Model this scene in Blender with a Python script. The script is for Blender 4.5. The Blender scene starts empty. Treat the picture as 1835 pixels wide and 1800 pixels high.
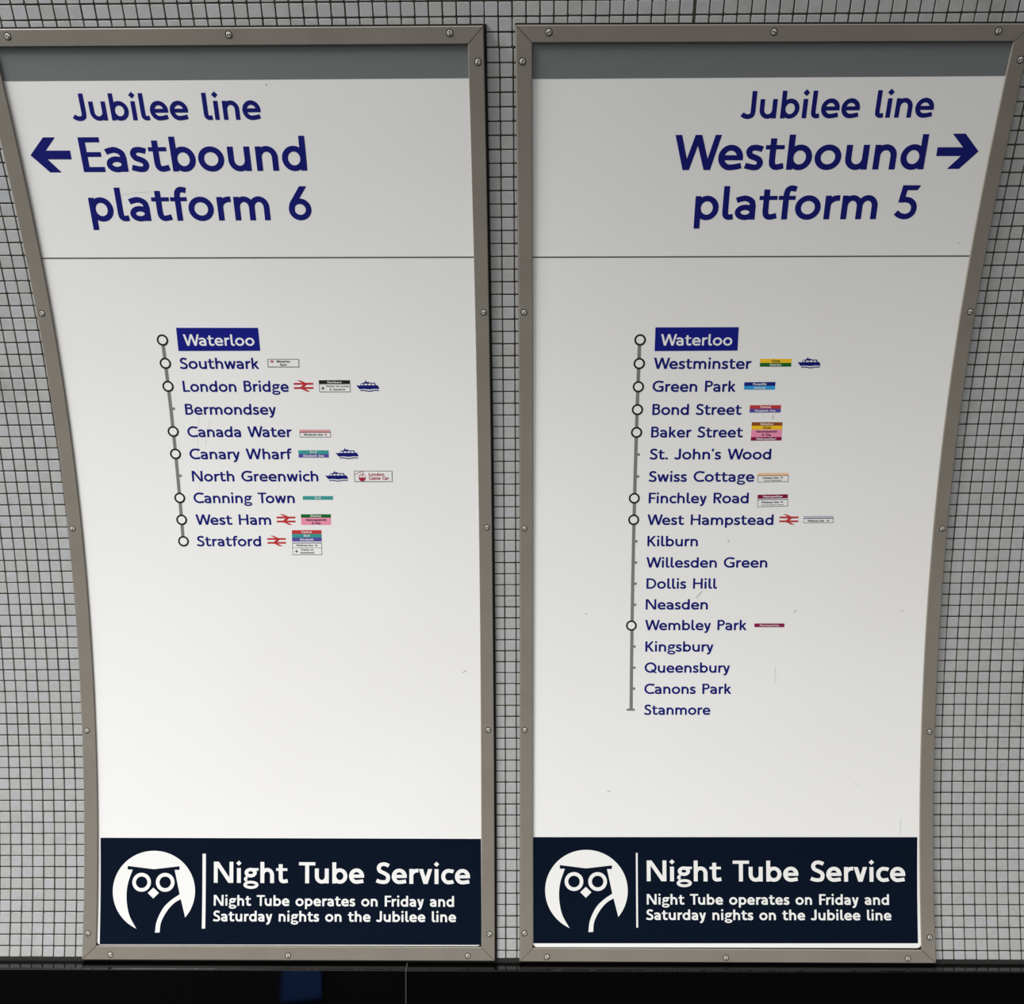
import bpy, math, random
from mathutils import Matrix, Vector
scene = bpy.context.scene
EYE0 = 0.82            # height of the vertical point of the lining above the floor

# ------------------------------------------------------------------ camera
F_PX, CAM_X, CAM_Y, CAM_Z, YAW, PITCH, ROLL = (1694.299333, -0.01335, -2.155386, 0.777562, -0.011524, -0.002963, -0.00245)
cam_data = bpy.data.cameras.new('camera'); cam = bpy.data.objects.new('camera', cam_data)
scene.collection.objects.link(cam)
fw = Vector((math.sin(YAW) * math.cos(PITCH), math.cos(YAW) * math.cos(PITCH), math.sin(PITCH)))
ri = Vector((math.cos(YAW), -math.sin(YAW), 0)); up = ri.cross(fw)
r2 = math.cos(ROLL) * ri + math.sin(ROLL) * up; u2 = -math.sin(ROLL) * ri + math.cos(ROLL) * up
mt = Matrix((r2, u2, -fw)).transposed().to_4x4(); mt.translation = Vector((CAM_X, CAM_Y, CAM_Z + EYE0))
cam.matrix_world = mt
cam_data.sensor_width = 36.0; cam_data.lens = F_PX * 36.0 / 1835.0; cam_data.clip_start = .05
scene.camera = cam

# ------------------------------------------------------------------ light
world = bpy.data.worlds.new('passage_air'); scene.world = world; world.use_nodes = True
WN, WL = world.node_tree.nodes, world.node_tree.links
bg = WN['Background']; bg.inputs[1].default_value = 3.15
_tc = WN.new('ShaderNodeTexCoord'); _sx = WN.new('ShaderNodeVectorMath'); _sx.operation = 'DOT_PRODUCT'
_sx.inputs[1].default_value = (-.37, .10, .92); WL.new(_tc.outputs['Generated'], _sx.inputs[0])
_wr = WN.new('ShaderNodeValToRGB'); WL.new(_sx.outputs['Value'], _wr.inputs[0]); WL.new(_wr.outputs[0], bg.inputs[0])
_el = _wr.color_ramp.elements          # soft light from the ceiling, a little brighter to the left, dim towards the far side of the passage
_el[0].position = 0.05; _el[0].color = (.055, .055, .056, 1); _el[1].position = 0.74; _el[1].color = (1.0, .985, .945, 1)
def strip(name, loc, target, sx, sy, watts, col=(1, .985, .955)):
    d = bpy.data.lights.new(name, 'AREA'); d.shape = 'RECTANGLE'; d.size = sx; d.size_y = sy; d.energy = watts; d.color = col
    o = bpy.data.objects.new(name, d); scene.collection.objects.link(o); o.location = loc
    o.rotation_euler = (Vector(target) - Vector(loc)).to_track_quat('-Z', 'Y').to_euler()
    return o
strip('ceiling_tube_lamp', (-2.3, -1.0, 3.1 + .82), (-.6, -.1, .82), 2.2, .3, 350, (1, .995, .99))
vs = scene.view_settings
vs.view_transform = 'Standard'; vs.look = 'None'; vs.gamma = 1.0; vs.use_curve_mapping = False; vs.exposure = 0.0

# measured places on the curved wall: (u along, s down the arc) in metres
T = {'arrow_left': [[-0.9686, -1.4982], [-0.937, -1.5305], [-0.9142, -1.5303], [-0.937, -1.5064], [-0.8896, -1.5061], [-0.8901, -1.4902],
                [-0.9369, -1.4905], [-0.9145, -1.4662], [-0.9371, -1.4664]],
 'arrow_right': [[0.7846, -1.5016], [0.8333, -1.5013], [0.8092, -1.5259], [0.8335, -1.5258], [0.8644, -1.4937], [0.8332, -1.462], [0.8102, -1.4621],
                 [0.8324, -1.4855], [0.785, -1.4858]],
 'badges': {'baker': [[0.4761, -0.9528], [0.5414, -0.9525], [0.5419, -0.9128], [0.4761, -0.9126]],
            'cable': [[-0.3806, -0.8486], [-0.2974, -0.8484], [-0.2978, -0.824], [-0.3804, -0.8242]],
            'cent_eliz': [[0.4697, -0.9896], [0.5356, -0.9896], [0.5355, -0.9737], [0.4694, -0.9737]],
            'circ_dist': [[0.4841, -1.0883], [0.5496, -1.0881], [0.5497, -1.0717], [0.4842, -1.0719]],
            'dist_hc': [[-0.5019, -0.7512], [-0.4359, -0.751], [-0.4366, -0.7272], [-0.5024, -0.7273]],
            'dlr': [[-0.4953, -0.7922], [-0.4294, -0.7921], [-0.4295, -0.784], [-0.4958, -0.7842]],
            'dlr_eliz': [[-0.4992, -0.8944], [-0.4336, -0.8942], [-0.4336, -0.8782], [-0.4993, -0.8784]],
            'finchley': [[0.4983, -0.7926], [0.5635, -0.7937], [0.5649, -0.7672], [0.4987, -0.7654]],
            'lioness': [[0.4954, -0.8406], [0.5618, -0.8408], [0.5625, -0.8219], [0.4962, -0.8208]],
            'met': [[0.5036, -0.4998], [0.5705, -0.4997], [0.5708, -0.4915], [0.5038, -0.4916]],
            'mildmay': [[0.6007, -0.744], [0.6657, -0.7444], [0.6664, -0.7297], [0.6011, -0.7292]],
            'northern': [[-0.4449, -1.0467], [-0.379, -1.0464], [-0.3792, -1.0214], [-0.4453, -1.0217]],
            'picc_vic': [[0.4545, -1.0387], [0.5198, -1.0391], [0.5197, -1.0229], [0.4545, -1.0232]],
            'stratford': [[-0.5238, -0.7153], [-0.4583, -0.7152], [-0.4599, -0.6591], [-0.5251, -0.6592]],
            'waterloo_east': [[-0.5501, -1.0925], [-0.4839, -1.0922], [-0.4845, -1.0749], [-0.5505, -1.0751]],
            'windrush': [[-0.494, -0.9394], [-0.4271, -0.9392], [-0.4274, -0.9234], [-0.4938, -0.9236]]},
 'ban_left': [[-0.9838, -0.0029], [-0.111, -0.0018], [-0.1102, 0.2364], [-0.9825, 0.2377]],
 'ban_right': [[0.0082, -0.006], [0.8803, -0.0074], [0.878, 0.2299], [0.0078, 0.2324]],
 'banner': [('Night Tube Service', -0.723, -0.1359, 0.0992, 0.1012, 0.0482),
            ('Night Tube operates on Friday and', -0.7226, -0.1725, 0.1508, 0.1522, 0.0244),
            ('Saturday nights on the Jubilee line', -0.7237, -0.1678, 0.1859, 0.1863, 0.0242),
            ('Night Tube Service', 0.2665, 0.8528, 0.0936, 0.0937, 0.0473),
            ('Night Tube operates on Friday and', 0.2662, 0.8151, 0.146, 0.1454, 0.024),
            ('Saturday nights on the Jubilee line', 0.2647, 0.8199, 0.1802, 0.1797, 0.0236)],
 'bar_left': [[-0.7492, 0.033], [-0.7412, 0.2021]],
 'bar_right': [[0.2419, 0.0292], [0.2463, 0.1974]],
 'boats': [[-0.3663, -0.3172, -1.0463, -1.0217], [-0.4189, -0.3688, -0.8991, -0.8747], [-0.4442, -0.394, -0.8487, -0.8248],
           [0.5625, 0.6112, -1.0915, -1.0679]],
 'cam': [1694.299333, -0.01335, -2.155386, 0.777562, -0.011524, -0.002963, -0.00245],
 'edges': {'LLi': [6e-05, -0.0003, -0.98904],
           'LLo': [-0.00078, -0.00154, -1.0202],
           'LRi': [-0.0013, -0.00069, -0.11],
           'LRo': [0.00014, 0.00197, -0.0799],
           'RLi': [-0.00285, -0.00378, 0.00743],
           'RLo': [-0.00386, -0.00489, -0.02181],
           'RRi': [-0.00019, -0.00062, 0.88499],
           'RRo': [0.00065, 0.00101, 0.91563]},
 'heads': [('Jubilee line', -0.8703, -0.5103, -1.5602, -1.5595, 0.0476), ('Eastbound', -0.8704, -0.4323, -1.4665, -1.4666, 0.0636),
           ('platform', -0.8726, -0.5145, -1.3732, -1.3732, 0.0638), ('6', -0.4763, -0.4314, -1.3735, -1.3733, 0.064),
           ('Jubilee line', 0.4024, 0.7641, -1.5554, -1.5551, 0.048), ('Westbound', 0.2808, 0.7645, -1.4631, -1.4615, 0.0639),
           ('platform', 0.3279, 0.6869, -1.3692, -1.3685, 0.0636), ('5', 0.7222, 0.7658, -1.3686, -1.3683, 0.0637)],
 'left_names': [('Waterloo', -0.7225, -0.5739, -1.1209, -1.1202, 0.0242), ('Southwark', -0.7364, -0.5685, -1.072, -1.0713, 0.0236),
                ('London Bridge', -0.7355, -0.5101, -1.023, -1.0221, 0.0233), ('Bermondsey', -0.736, -0.5409, -0.9734, -0.9727, 0.0236),
                ('Canada Water', -0.7362, -0.5108, -0.9243, -0.9236, 0.0238), ('Canary Wharf', -0.7363, -0.5143, -0.8753, -0.8747, 0.0237),
                ('North Greenwich', -0.7355, -0.4593, -0.8259, -0.8251, 0.0233), ('Canning Town', -0.7361, -0.5138, -0.7771, -0.7765, 0.0235),
                ('West Ham', -0.7353, -0.5687, -0.7279, -0.7275, 0.0236), ('Stratford', -0.7362, -0.5937, -0.679, -0.6788, 0.0235)],
 'left_stops': [[-0.7664, -1.133], [-0.7666, -1.084], [-0.7669, -1.0348], [-0.7667, -0.9367], [-0.7667, -0.8872], [-0.7664, -0.7888],
                [-0.7663, -0.7393], [-0.766, -0.6906]],
 'left_ticks': [[-0.7673, -0.9865], [-0.7665, -0.8387]],
 'owl_left': [-0.8604, 0.1186, 0.0947, 0.0922],
 'owl_right': [0.1292, 0.1147, 0.0941, 0.0922],
 'plate_left': [[-0.7346, -1.1585], [-0.5636, -1.1577], [-0.5635, -1.1098], [-0.7357, -1.11]],
 'plate_right': [[0.2622, -1.1548], [0.4343, -1.1545], [0.4352, -1.1059], [0.2625, -1.1056]],
 'plinth_joint': [-0.2784, 0.2748],
 'rail_logos': [[-0.4988, -0.4572, -1.0473, -1.0221], [-0.556, -0.5147, -0.7521, -0.7269], [-0.5794, -0.5384, -0.7032, -0.6786],
                [0.5486, 0.59, -0.7494, -0.7252]],
 'right_names': [('Waterloo', 0.2744, 0.4231, -1.117, -1.1164, 0.0247), ('Westminster', 0.2621, 0.4661, -1.0679, -1.0671, 0.0232),
                 ('Green Park', 0.2614, 0.4372, -1.0192, -1.0186, 0.0232), ('Bond Street', 0.2629, 0.4525, -0.9694, -0.9688, 0.0237),
                 ('Baker Street', 0.2621, 0.4583, -0.9202, -0.9196, 0.0243), ('St. John’s Wood', 0.2606, 0.522, -0.8719, -0.8711, 0.0236),
                 ('Swiss Cottage', 0.2602, 0.4888, -0.8223, -0.8217, 0.0241), ('Finchley Road', 0.2614, 0.479, -0.7743, -0.7738, 0.0237),
                 ('West Hampstead', 0.2598, 0.5356, -0.7254, -0.7248, 0.0239), ('Kilburn', 0.261, 0.3722, -0.6771, -0.6768, 0.0235),
                 ('Willesden Green', 0.2596, 0.527, -0.6285, -0.628, 0.0233), ('Dollis Hill', 0.2611, 0.4174, -0.5802, -0.58, 0.0234),
                 ('Neasden', 0.2603, 0.3987, -0.5324, -0.5322, 0.0238), ('Wembley Park', 0.2596, 0.4869, -0.4847, -0.4845, 0.0236),
                 ('Kingsbury', 0.261, 0.4136, -0.4351, -0.435, 0.0239), ('Queensbury', 0.26, 0.4519, -0.3864, -0.3863, 0.0236),
                 ('Canons Park', 0.26, 0.4562, -0.3372, -0.3372, 0.0234), ('Stanmore', 0.26, 0.4094, -0.2887, -0.2887, 0.0237)],
 'right_stops': [[0.2314, -1.129], [0.2315, -1.0794], [0.2314, -1.0301], [0.2311, -0.9809], [0.2308, -0.9314], [0.2299, -0.7855], [0.2297, -0.7371],
                 [0.229, -0.4953], [0.2296, -0.3008]],
 'right_ticks': [[0.2306, -0.8827], [0.2303, -0.8341], [0.2297, -0.6885], [0.2296, -0.6402], [0.2295, -0.5917], [0.2293, -0.5433], [0.2292, -0.4468],
                 [0.2294, -0.3979], [0.2295, -0.3493]],
 'rows': {'ban_L': [[-0.9841, -0.0029], [-0.1108, -0.0018]],
          'ban_R': [[0.0102, -0.0065], [0.882, -0.0076]],
          'boti_L': [[-0.9884, 0.2402], [-0.1097, 0.2407]],
          'boti_R': [[0.007, 0.242], [0.885, 0.2445]],
          'boto_L': [[-1.0205, 0.2706], [-0.0792, 0.2706]],
          'boto_R': [[-0.0235, 0.2716], [0.9153, 0.2724]],
          'div_L': [[-0.9852, -1.3012], [-0.1125, -1.2988]],
          'div_R': [[0.0081, -1.298], [0.8849, -1.2958]],
          'topi_L': [[-0.9776, -1.6882], [-0.1152, -1.6866]],
          'topi_R': [[0.0071, -1.688], [0.8808, -1.684]],
          'topo_L': [[-0.9697, -1.7177], [-0.0836, -1.7167]],
          'topo_R': [[-0.0245, -1.7176], [0.897, -1.7131]],
          'white_L': [[-0.9875, -1.63], [-0.1127, -1.6292]],
          'white_R': [[0.0063, -1.627], [0.8852, -1.6261]]},
 's_bottom': [0.271, 0.2717, 0.2684],
 'screws': {'LB': [[-0.9557, 0.2592], [-0.5496, 0.2598], [-0.1408, 0.2592]],
            'LL': [[-1.0077, -1.19], [-1.0086, -0.7207], [-1.0085, -0.2526], [-1.0085, 0.2118]],
            'LR': [[-0.0948, -1.6566], [-0.0934, -1.188], [-0.0925, -0.7213], [-0.093, -0.2543], [-0.0913, 0.2112]],
            'LT': [[-0.959, -1.7056], [-0.5508, -1.7054], [-0.1453, -1.7052]],
            'RB': [[0.0386, 0.2611], [0.4435, 0.2617], [0.8526, 0.2623]],
            'RL': [[-0.0124, -1.6569], [-0.0097, -1.1874], [-0.0098, -0.7192], [-0.0102, -0.2543], [-0.0119, 0.2091]],
            'RR': [[0.9055, -1.6533], [0.904, -1.1845], [0.904, -0.7166], [0.9029, -0.2508], [0.9036, 0.2158]],
            'RT': [[0.0362, -1.7053], [0.4465, -1.7028], [0.8539, -1.7011]]},
 'scuffs_left': [[[-0.7082, -0.9714], [-0.7125, -0.9409], [-0.7172, -0.9041], [-0.7195, -0.8794]],
                 [[-0.7209, -0.857], [-0.7206, -0.8321], [-0.7211, -0.8046]], [[-0.8058, -1.4226], [-0.7796, -1.4267], [-0.7482, -1.4291]],
                 [[-0.685, -0.9628], [-0.6925, -0.9347], [-0.7002, -0.904]], [[-0.4937, -1.6223], [-0.4936, -1.6185]],
                 [[-0.1505, -0.3864], [-0.1416, -0.3916]]],
 'scuffs_right': [[[0.3728, -0.5588], [0.3848, -0.5741]], [[0.4377, -0.686], [0.4405, -0.6911]], [[0.5198, -0.9671], [0.5204, -0.9586]],
                  [[0.8573, -1.3194], [0.8602, -1.3215]], [[0.5924, -0.5239], [0.5947, -0.5303]], [[0.8428, -0.0492], [0.8422, -0.0136]],
                  [[0.8301, -0.53], [0.8321, -0.5262]], [[0.1259, -0.5218], [0.1296, -0.5231]], [[0.1769, -0.1098], [0.1845, -0.1124]],
                  [[0.5531, -0.4004], [0.5554, -0.3617]], [[0.7399, -0.1297], [0.7424, -0.1278]]],
 't0': -1.50918,
 'theta': [-0.309159, -0.129826, -0.187356, -0.069629],
 'tile_u': [0.02536, 0.02158]}

# ------------------------------------------------------------------ wall geometry
# The wall is the curved lining of a tube passage.  u runs along it (metres, to the right),
# s runs down it (metres of arc, 0 where the lining is vertical, negative upwards).
NORMAL_TABLE = []
def theta(s):
    c = T['theta']
    q = max(s, -1.85)
    t = sum(c[i] * q ** (i + 1) for i in range(4))
    return t + (max(0.0, -1.85 - s)) * 0.22
S0, S1, NS = -2.60, 0.60, 3200
DS = (S1 - S0) / NS
_py, _pz, _th = [0.0], [0.0], [theta(S0)]
for _i in range(1, NS + 1):
    ta, tb = _th[-1], theta(S0 + _i * DS)
    _py.append(_py[-1] + DS * (math.sin(ta) + math.sin(tb)) / 2)
    _pz.append(_pz[-1] - DS * (math.cos(ta) + math.cos(tb)) / 2)
    _th.append(tb)
def _lerp(a, s):
    x = min(max((s - S0) / DS, 0.0), NS - 1e-6)
    i = int(x)
    return a[i] + (a[i + 1] - a[i]) * (x - i)
_y0, _z0 = _lerp(_py, 0.0), _lerp(_pz, 0.0)
def W(u, s, off=0.0):
    t = _lerp(_th, s)
    return (u, _lerp(_py, s) - _y0 - off * math.cos(t), _lerp(_pz, s) - _z0 - off * math.sin(t) + EYE0)

# ------------------------------------------------------------------ helpers
COL = bpy.context.scene.collection
def link_mesh(name, verts, faces, mats, parent=None, mat_idx=None, smooth=False):
    me = bpy.data.meshes.new(name)
    me.from_pydata(verts, [], faces)
    for m in (mats if isinstance(mats, (list, tuple)) else [mats]):
        me.materials.append(m)
    if mat_idx:
        me.polygons.foreach_set('material_index', mat_idx)
    if smooth:
        me.polygons.foreach_set('use_smooth', [True] * len(me.polygons))
    me.update()
    o = bpy.data.objects.new(name, me)
    COL.objects.link(o)
    if parent is not None:
        o.parent = parent
        o.matrix_parent_inverse = Matrix.Translation(parent.location).inverted() if parent.type == 'EMPTY' else Matrix()
    return o
class MB:
    """collects faces in wall space and links them as one mesh"""
    def __init__(s): s.v, s.f, s.m, s.layer = [], [], [], 0
    def quad_strip(s, left, right, off, mi=0):
        b = len(s.v)
        for (a, c) in zip(left, right):
            s.v.append(W(a[0], a[1], off)); s.v.append(W(c[0], c[1], off))
        for i in range(len(left) - 1):
            s.f.append((b + 2 * i, b + 2 * i + 2, b + 2 * i + 3, b + 2 * i + 1)); s.m.append(mi)
    def poly(s, pts, off, mi=0):
        b = len(s.v)
        s.v += [W(p[0], p[1], off) for p in pts]
        s.f.append(tuple(range(b, b + len(pts)))); s.m.append(mi)
    def patch(s, tl, tr, br, bl, off, nu=1, nv=1, mi=0):
        b = len(s.v)
        for j in range(nv + 1):
            v = j / nv
            a = (tl[0] + (bl[0] - tl[0]) * v, tl[1] + (bl[1] - tl[1]) * v)
            c = (tr[0] + (br[0] - tr[0]) * v, tr[1] + (br[1] - tr[1]) * v)
            for i in range(nu + 1):
                w = i / nu
                s.v.append(W(a[0] + (c[0] - a[0]) * w, a[1] + (c[1] - a[1]) * w, off))
        for j in range(nv):
            for i in range(nu):
                k = b + j * (nu + 1) + i
                s.f.append((k, k + nu + 1, k + nu + 2, k + 1)); s.m.append(mi)
    def build(s, name, mats, parent=None): return link_mesh(name, s.v, s.f, mats, parent, s.m)

# ------------------------------------------------------------------ stroke lettering
def arc(cx, cy, rx, ry, a0, a1, n=0):
    n = n or max(6, int(abs(a1 - a0) / 9))
    return [(cx + rx * math.cos(math.radians(a0 + (a1 - a0) * i / n)), cy + ry * math.sin(math.radians(a0 + (a1 - a0) * i / n))) for i in range(n + 1)]
def spl(p, n=7):
    q = [(2 * p[0][0] - p[1][0], 2 * p[0][1] - p[1][1])] + list(p) + [(2 * p[-1][0] - p[-2][0], 2 * p[-1][1] - p[-2][1])]
    out = []
    for i in range(1, len(q) - 2):
        for k in range(n):
            t = k / n
            out.append(tuple(0.5 * (2 * q[i][d] + (q[i + 1][d] - q[i - 1][d]) * t + (2 * q[i - 1][d] - 5 * q[i][d] + 4 * q[i + 1][d] - q[i + 2][d]) * t * t
                       + (3 * q[i][d] - q[i - 1][d] - 3 * q[i + 1][d] + q[i + 2][d]) * t ** 3) for d in (0, 1)))
    out.append(tuple(p[-1]))
    return out
def ribbon(pts, w, closed=False, flat0=None, flat1=None):
    """offset a centre line by w/2 on both sides -> (left, right) point lists"""
    p = [pts[0]]
    for a in pts[1:]:
        b = p[-1]
        d = math.hypot(a[0] - b[0], a[1] - b[1])
        if d < 1e-5: continue
        n = max(1, int(d / 0.18))
        p += [(b[0] + (a[0] - b[0]) * k / n, b[1] + (a[1] - b[1]) * k / n) for k in range(1, n + 1)]
    if closed and math.hypot(p[0][0] - p[-1][0], p[0][1] - p[-1][1]) < 1e-4: p.pop()
    L, R = [], []
    N = len(p)
    for i in range(N):
        a = p[i - 1] if (i > 0 or closed) else None
        c = p[(i + 1) % N] if (i < N - 1 or closed) else None
        def nrm(x, y):
            d = math.hypot(y[0] - x[0], y[1] - x[1]) or 1e-9
            return (-(y[1] - x[1]) / d, (y[0] - x[0]) / d)
        if a is None: n = nrm(p[i], c); k = 1
        elif c is None: n = nrm(a, p[i]); k = 1
        else:
            n1, n2 = nrm(a, p[i]), nrm(p[i], c)
            n = (n1[0] + n2[0], n1[1] + n2[1]); d = math.hypot(*n) or 1e-9
            n = (n[0] / d, n[1] / d); k = min(1.6, 1 / max(0.3, n[0] * n1[0] + n[1] * n1[1]))
        L.append((p[i][0] + n[0] * w / 2 * k, p[i][1] + n[1] * w / 2 * k))
        R.append((p[i][0] - n[0] * w / 2 * k, p[i][1] - n[1] * w / 2 * k))
    def cut(i, j, y):
        for A in (L, R):
            dx, dy = A[i][0] - A[j][0], A[i][1] - A[j][1]
            if abs(dy) > 1e-6: A[i] = (A[j][0] + dx * (y - A[j][1]) / dy, y)
    if flat0 is not None: cut(0, 1, flat0)
    if flat1 is not None: cut(-1, -2, flat1)
    if closed: L.append(L[0]); R.append(R[0])
    return L, R
def bar(x0, y0, x1, y1): return ('q', [(x0, y1), (x0, y0)], [(x1, y1), (x1, y0)])
def diag(x0, y0, x1, y1, t):
    """slanted stem with level cuts: centre of each cut, t = stroke weight"""
    hw = t / 2 * math.hypot(x1 - x0, y1 - y0) / max(abs(y1 - y0), 1e-6)
    n = 5
    c = [(x0 + (x1 - x0) * i / n, y0 + (y1 - y0) * i / n) for i in range(n + 1)]
    return ('q', [(a - hw, b) for a, b in c], [(a + hw, b) for a, b in c])
def stroke(pts, w, closed=False, f0=None, f1=None):
    L, R = ribbon(pts, w, closed, f0, f1)
    return ('q', L, R)
X = 0.705
def glyph(ch, w):
    """strokes of one letter in cap-height units; x starts at 0.  returns (width, left side, right side, shapes)"""
    h, o, z = w / 2, 0.012, w * 0.88
    ST, RD, DG = 0.075, 0.035, 0.012
    if ch == 'o': W_ = .715; return W_, RD, RD, [stroke(arc(W_ / 2, X / 2, W_ / 2 - h, X / 2 + o - h, 0, 360, 40), w, True)]
    if ch in 'nhmru':
        if ch == 'u':
            W_ = .615; rx = (W_ - w) / 2; ry = .25; yc = ry + h - o
            return W_, ST, ST, [stroke([(h, X), (h, yc)] + arc(W_ / 2, yc, rx, ry, 180, 350, 20), w), bar(W_ - w, 0, W_, X)]
        top = 1.0 if ch == 'h' else X
        ry = .25; yc = X + o - h - ry
        if ch == 'r':
            W_ = .40
            return W_, ST, .0, [bar(0, 0, w, top), stroke(arc(h + .27, yc, .27, ry, 165, 92, 10) + [(W_, X + o - h * .98)], w)]
        if ch == 'm':
            W_ = 1.0; rx = (W_ - w) / 4
            return W_, ST, ST, [bar(0, 0, w, top), stroke(arc(h + rx, yc, rx, ry, 170, 0, 20) + [(h + 2 * rx, 0)], w), stroke(arc(h + 3 * rx, yc, rx, ry, 170, 0, 20) + [(W_ - h, 0)], w)]
        W_ = .605; rx = (W_ - w) / 2
        return W_, ST, ST, [bar(0, 0, w, top), stroke(arc(W_ / 2, yc, rx, ry, 170, 0, 20) + [(W_ - h, 0)], w)]
    if ch in 'bdpq':
        W_ = .665; e = stroke(arc(W_ / 2, X / 2, W_ / 2 - h, X / 2 + o - h, 0, 360, 40), w, True)
        y0, y1 = (0, 1.0) if ch in 'bd' else (-.265, X)
        left = ch in 'bp'
        return W_, ST if left else RD, RD if left else ST, [bar(0 if left else W_ - w, y0, w if left else W_, y1), e]
    if ch == 'a':
        W_ = .575
        return W_, RD, ST, [stroke([(W_ - h, 0), (W_ - h, .40)] + spl([(W_ - h, .40), (W_ - h - .045, .55), (W_ * .50, X + o - h), (W_ * .22, X - h - .012), (.03, .575)])[1:], w),
                            stroke(arc(W_ / 2, .218, W_ / 2 - h, .230 - h * .96, 0, 360, 36), w * .97, True)]
    if ch == 's':
        k = .0 + (w - .165) * .2
        return .50, .025, .025, [stroke(spl([(.455, .590), (.36, X - h - .004), (.26, X + o - h), (.155, X - h - .01), (h + .018, .52), (.15, .405), (.27, .352), (.375, .29), (.50 - h - .005, .19), (.36, h + .008), (.25, h - o), (.13, h + .012), (.015, .125)]), w)]
    if ch == 'e':
        W_ = .665
        return W_, RD, .03, [bar(h, .335 - z / 2 + .015, W_ - h * .95, .335 + z / 2 + .015),
                stroke(arc(W_ / 2, X / 2, W_ / 2 - h, X / 2 + o - h, -14, 262, 34) + spl([(W_ * .56, h - o + .002), (W_ * .76, h + .012), (W_ - .035, .125)])[1:], w)]
    if ch == 'c':
        W_ = .545; e = arc(.33, X / 2, .33 - h, X / 2 + o - h, 95, 265, 24)
        return W_, RD, .02, [stroke(spl([(W_ - .005, X - .125), (.46, X - h - .005)]) + e + spl([(.46, h + .005), (W_ - .005, .125)]), w)]
    if ch == 't':
        x = .115 + h
        return .515, .01, .01, [stroke([(x, .895), (x, .25)] + spl([(x, .25), (x + .025, .135), (x + .12, h - .006), (.515, .115)])[1:], w), bar(0, X - z * .82, .50, X)]
    if ch == 'f':
        x = .125 + h
        return .47, .01, -.02, [stroke([(x, 0), (x, .74)] + spl([(x, .74), (x + .03, .87), (x + .12, 1.012 - h), (.475, .905)])[1:], w), bar(0, X - z * .82, .47, X)]
    if ch == 'l':
        return .305, ST, .01, [stroke([(h, 1.0), (h, .22)] + spl([(h, .22), (h + .02, .125), (h + .10, h - .006), (.305, .092)])[1:], w)]
    if ch == 'i':
        d = .118 + (w - .165) * .35; c = d
        return 2 * d, ST - .03, ST - .03, [bar(d - h, 0, d + h, X), ('q', [(d, .93 + d * 1.04), (0, .93)], [(2 * d, .93), (d, .93 - d * 1.04)])]
    if ch == 'k':
        W_ = .60
        return W_, ST, 0, [bar(0, 0, w, 1.0), diag(W_ - .14, X, w * .9, .29, w * .97), diag(.235, .40, W_ - h * 1.25, 0, w)]
    if ch == 'v': return .60, DG, DG, [diag(h * 1.1, X, .30, 0, w), diag(.60 - h * 1.1, X, .30, 0, w)]
    if ch == 'w':
        return .93, DG, DG, [diag(h * 1.08, X, .265, 0, w), diag(.465, X, .265, 0, w * .95), diag(.465, X, .665, 0, w), diag(.93 - h * 1.08, X, .665, 0, w * .95)]
    if ch == 'y':
        return .60, DG, DG, [diag(h * 1.1, X, .31, .02, w), stroke([(.60 - h * 1.1, X), (.335, .04)] + spl([(.335, .04), (.265, -.115), (.19, -.19), (.075, -.185)])[1:], w, False, X)]
    if ch == 'z': return .52, .03, .03, [bar(.02, X - z, .50, X), bar(0, 0, .52, z), diag(.50 - h * 1.3, X - .01, h * 1.3, .01, w * .9)]
    if ch == 'g':
        W_ = .67
        return W_, .03, .0, [stroke(arc(.32, .487, .272 - h * .94, .230 - h * .92, 0, 360, 34), w * .92, True), bar(.36, X - z * .80, W_, X),
                stroke(spl([(.17, .285), (.095, .225), (.085, .165), (.165, .105)]), w * .66),
                stroke(arc(.335, -.083, .335 - h * .8, .192 - h * .74, 0, 360, 34), w * .76, True)]
    # capitals
    if ch == 'E': return .60, ST, .03, [bar(0, 0, w * 1.08, 1), bar(w, 1 - z, .575, 1), bar(w, .5 - z * .42, .56, .5 + z * .52), bar(w, 0, .60, z)]
    if ch == 'F': return .57, ST, .0, [bar(0, 0, w * 1.08, 1), bar(w, 1 - z, .57, 1), bar(w, .48 - z * .42, .53, .48 + z * .52)]
    if ch == 'L': return .55, ST, .01, [bar(0, 0, w * 1.05, 1), bar(w, 0, .55, z)]
    if ch == 'T': return .72, .02, .02, [bar(0, 1 - z, .72, 1), bar(.36 - h, 0, .36 + h, 1 - z)]
    if ch == 'H': return .78, ST, ST, [bar(0, 0, w, 1), bar(.78 - w, 0, .78, 1), bar(w, .52 - z / 2, .78 - w, .52 + z / 2)]
    if ch == 'I': return w, ST, ST, [bar(0, 0, w, 1)]
    if ch == 'N':
        return .86, ST, ST, [bar(0, 0, w * .97, 1), bar(.86 - w * .97, 0, .86, 1), diag(h * 1.3, 1, .86 - h * 1.3, 0, w)]
    if ch == 'M':
        return 1.0, ST, ST, [bar(0, 0, w * .97, 1), bar(1 - w * .97, 0, 1, 1), diag(h * 1.25, 1, .5, .30, w * .95), diag(1 - h * 1.25, 1, .5, .30, w * .95)]
    if ch == 'D':
        r = .5 - z / 2; 
        return .80, ST, RD, [bar(0, 0, w, 1), stroke([(h, 1 - z / 2), (.31, 1 - z / 2)] + arc(.31, .5, .80 - h - .31, r, 90, -90, 26) + [(h, z / 2)], z * 1.05)]
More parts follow.
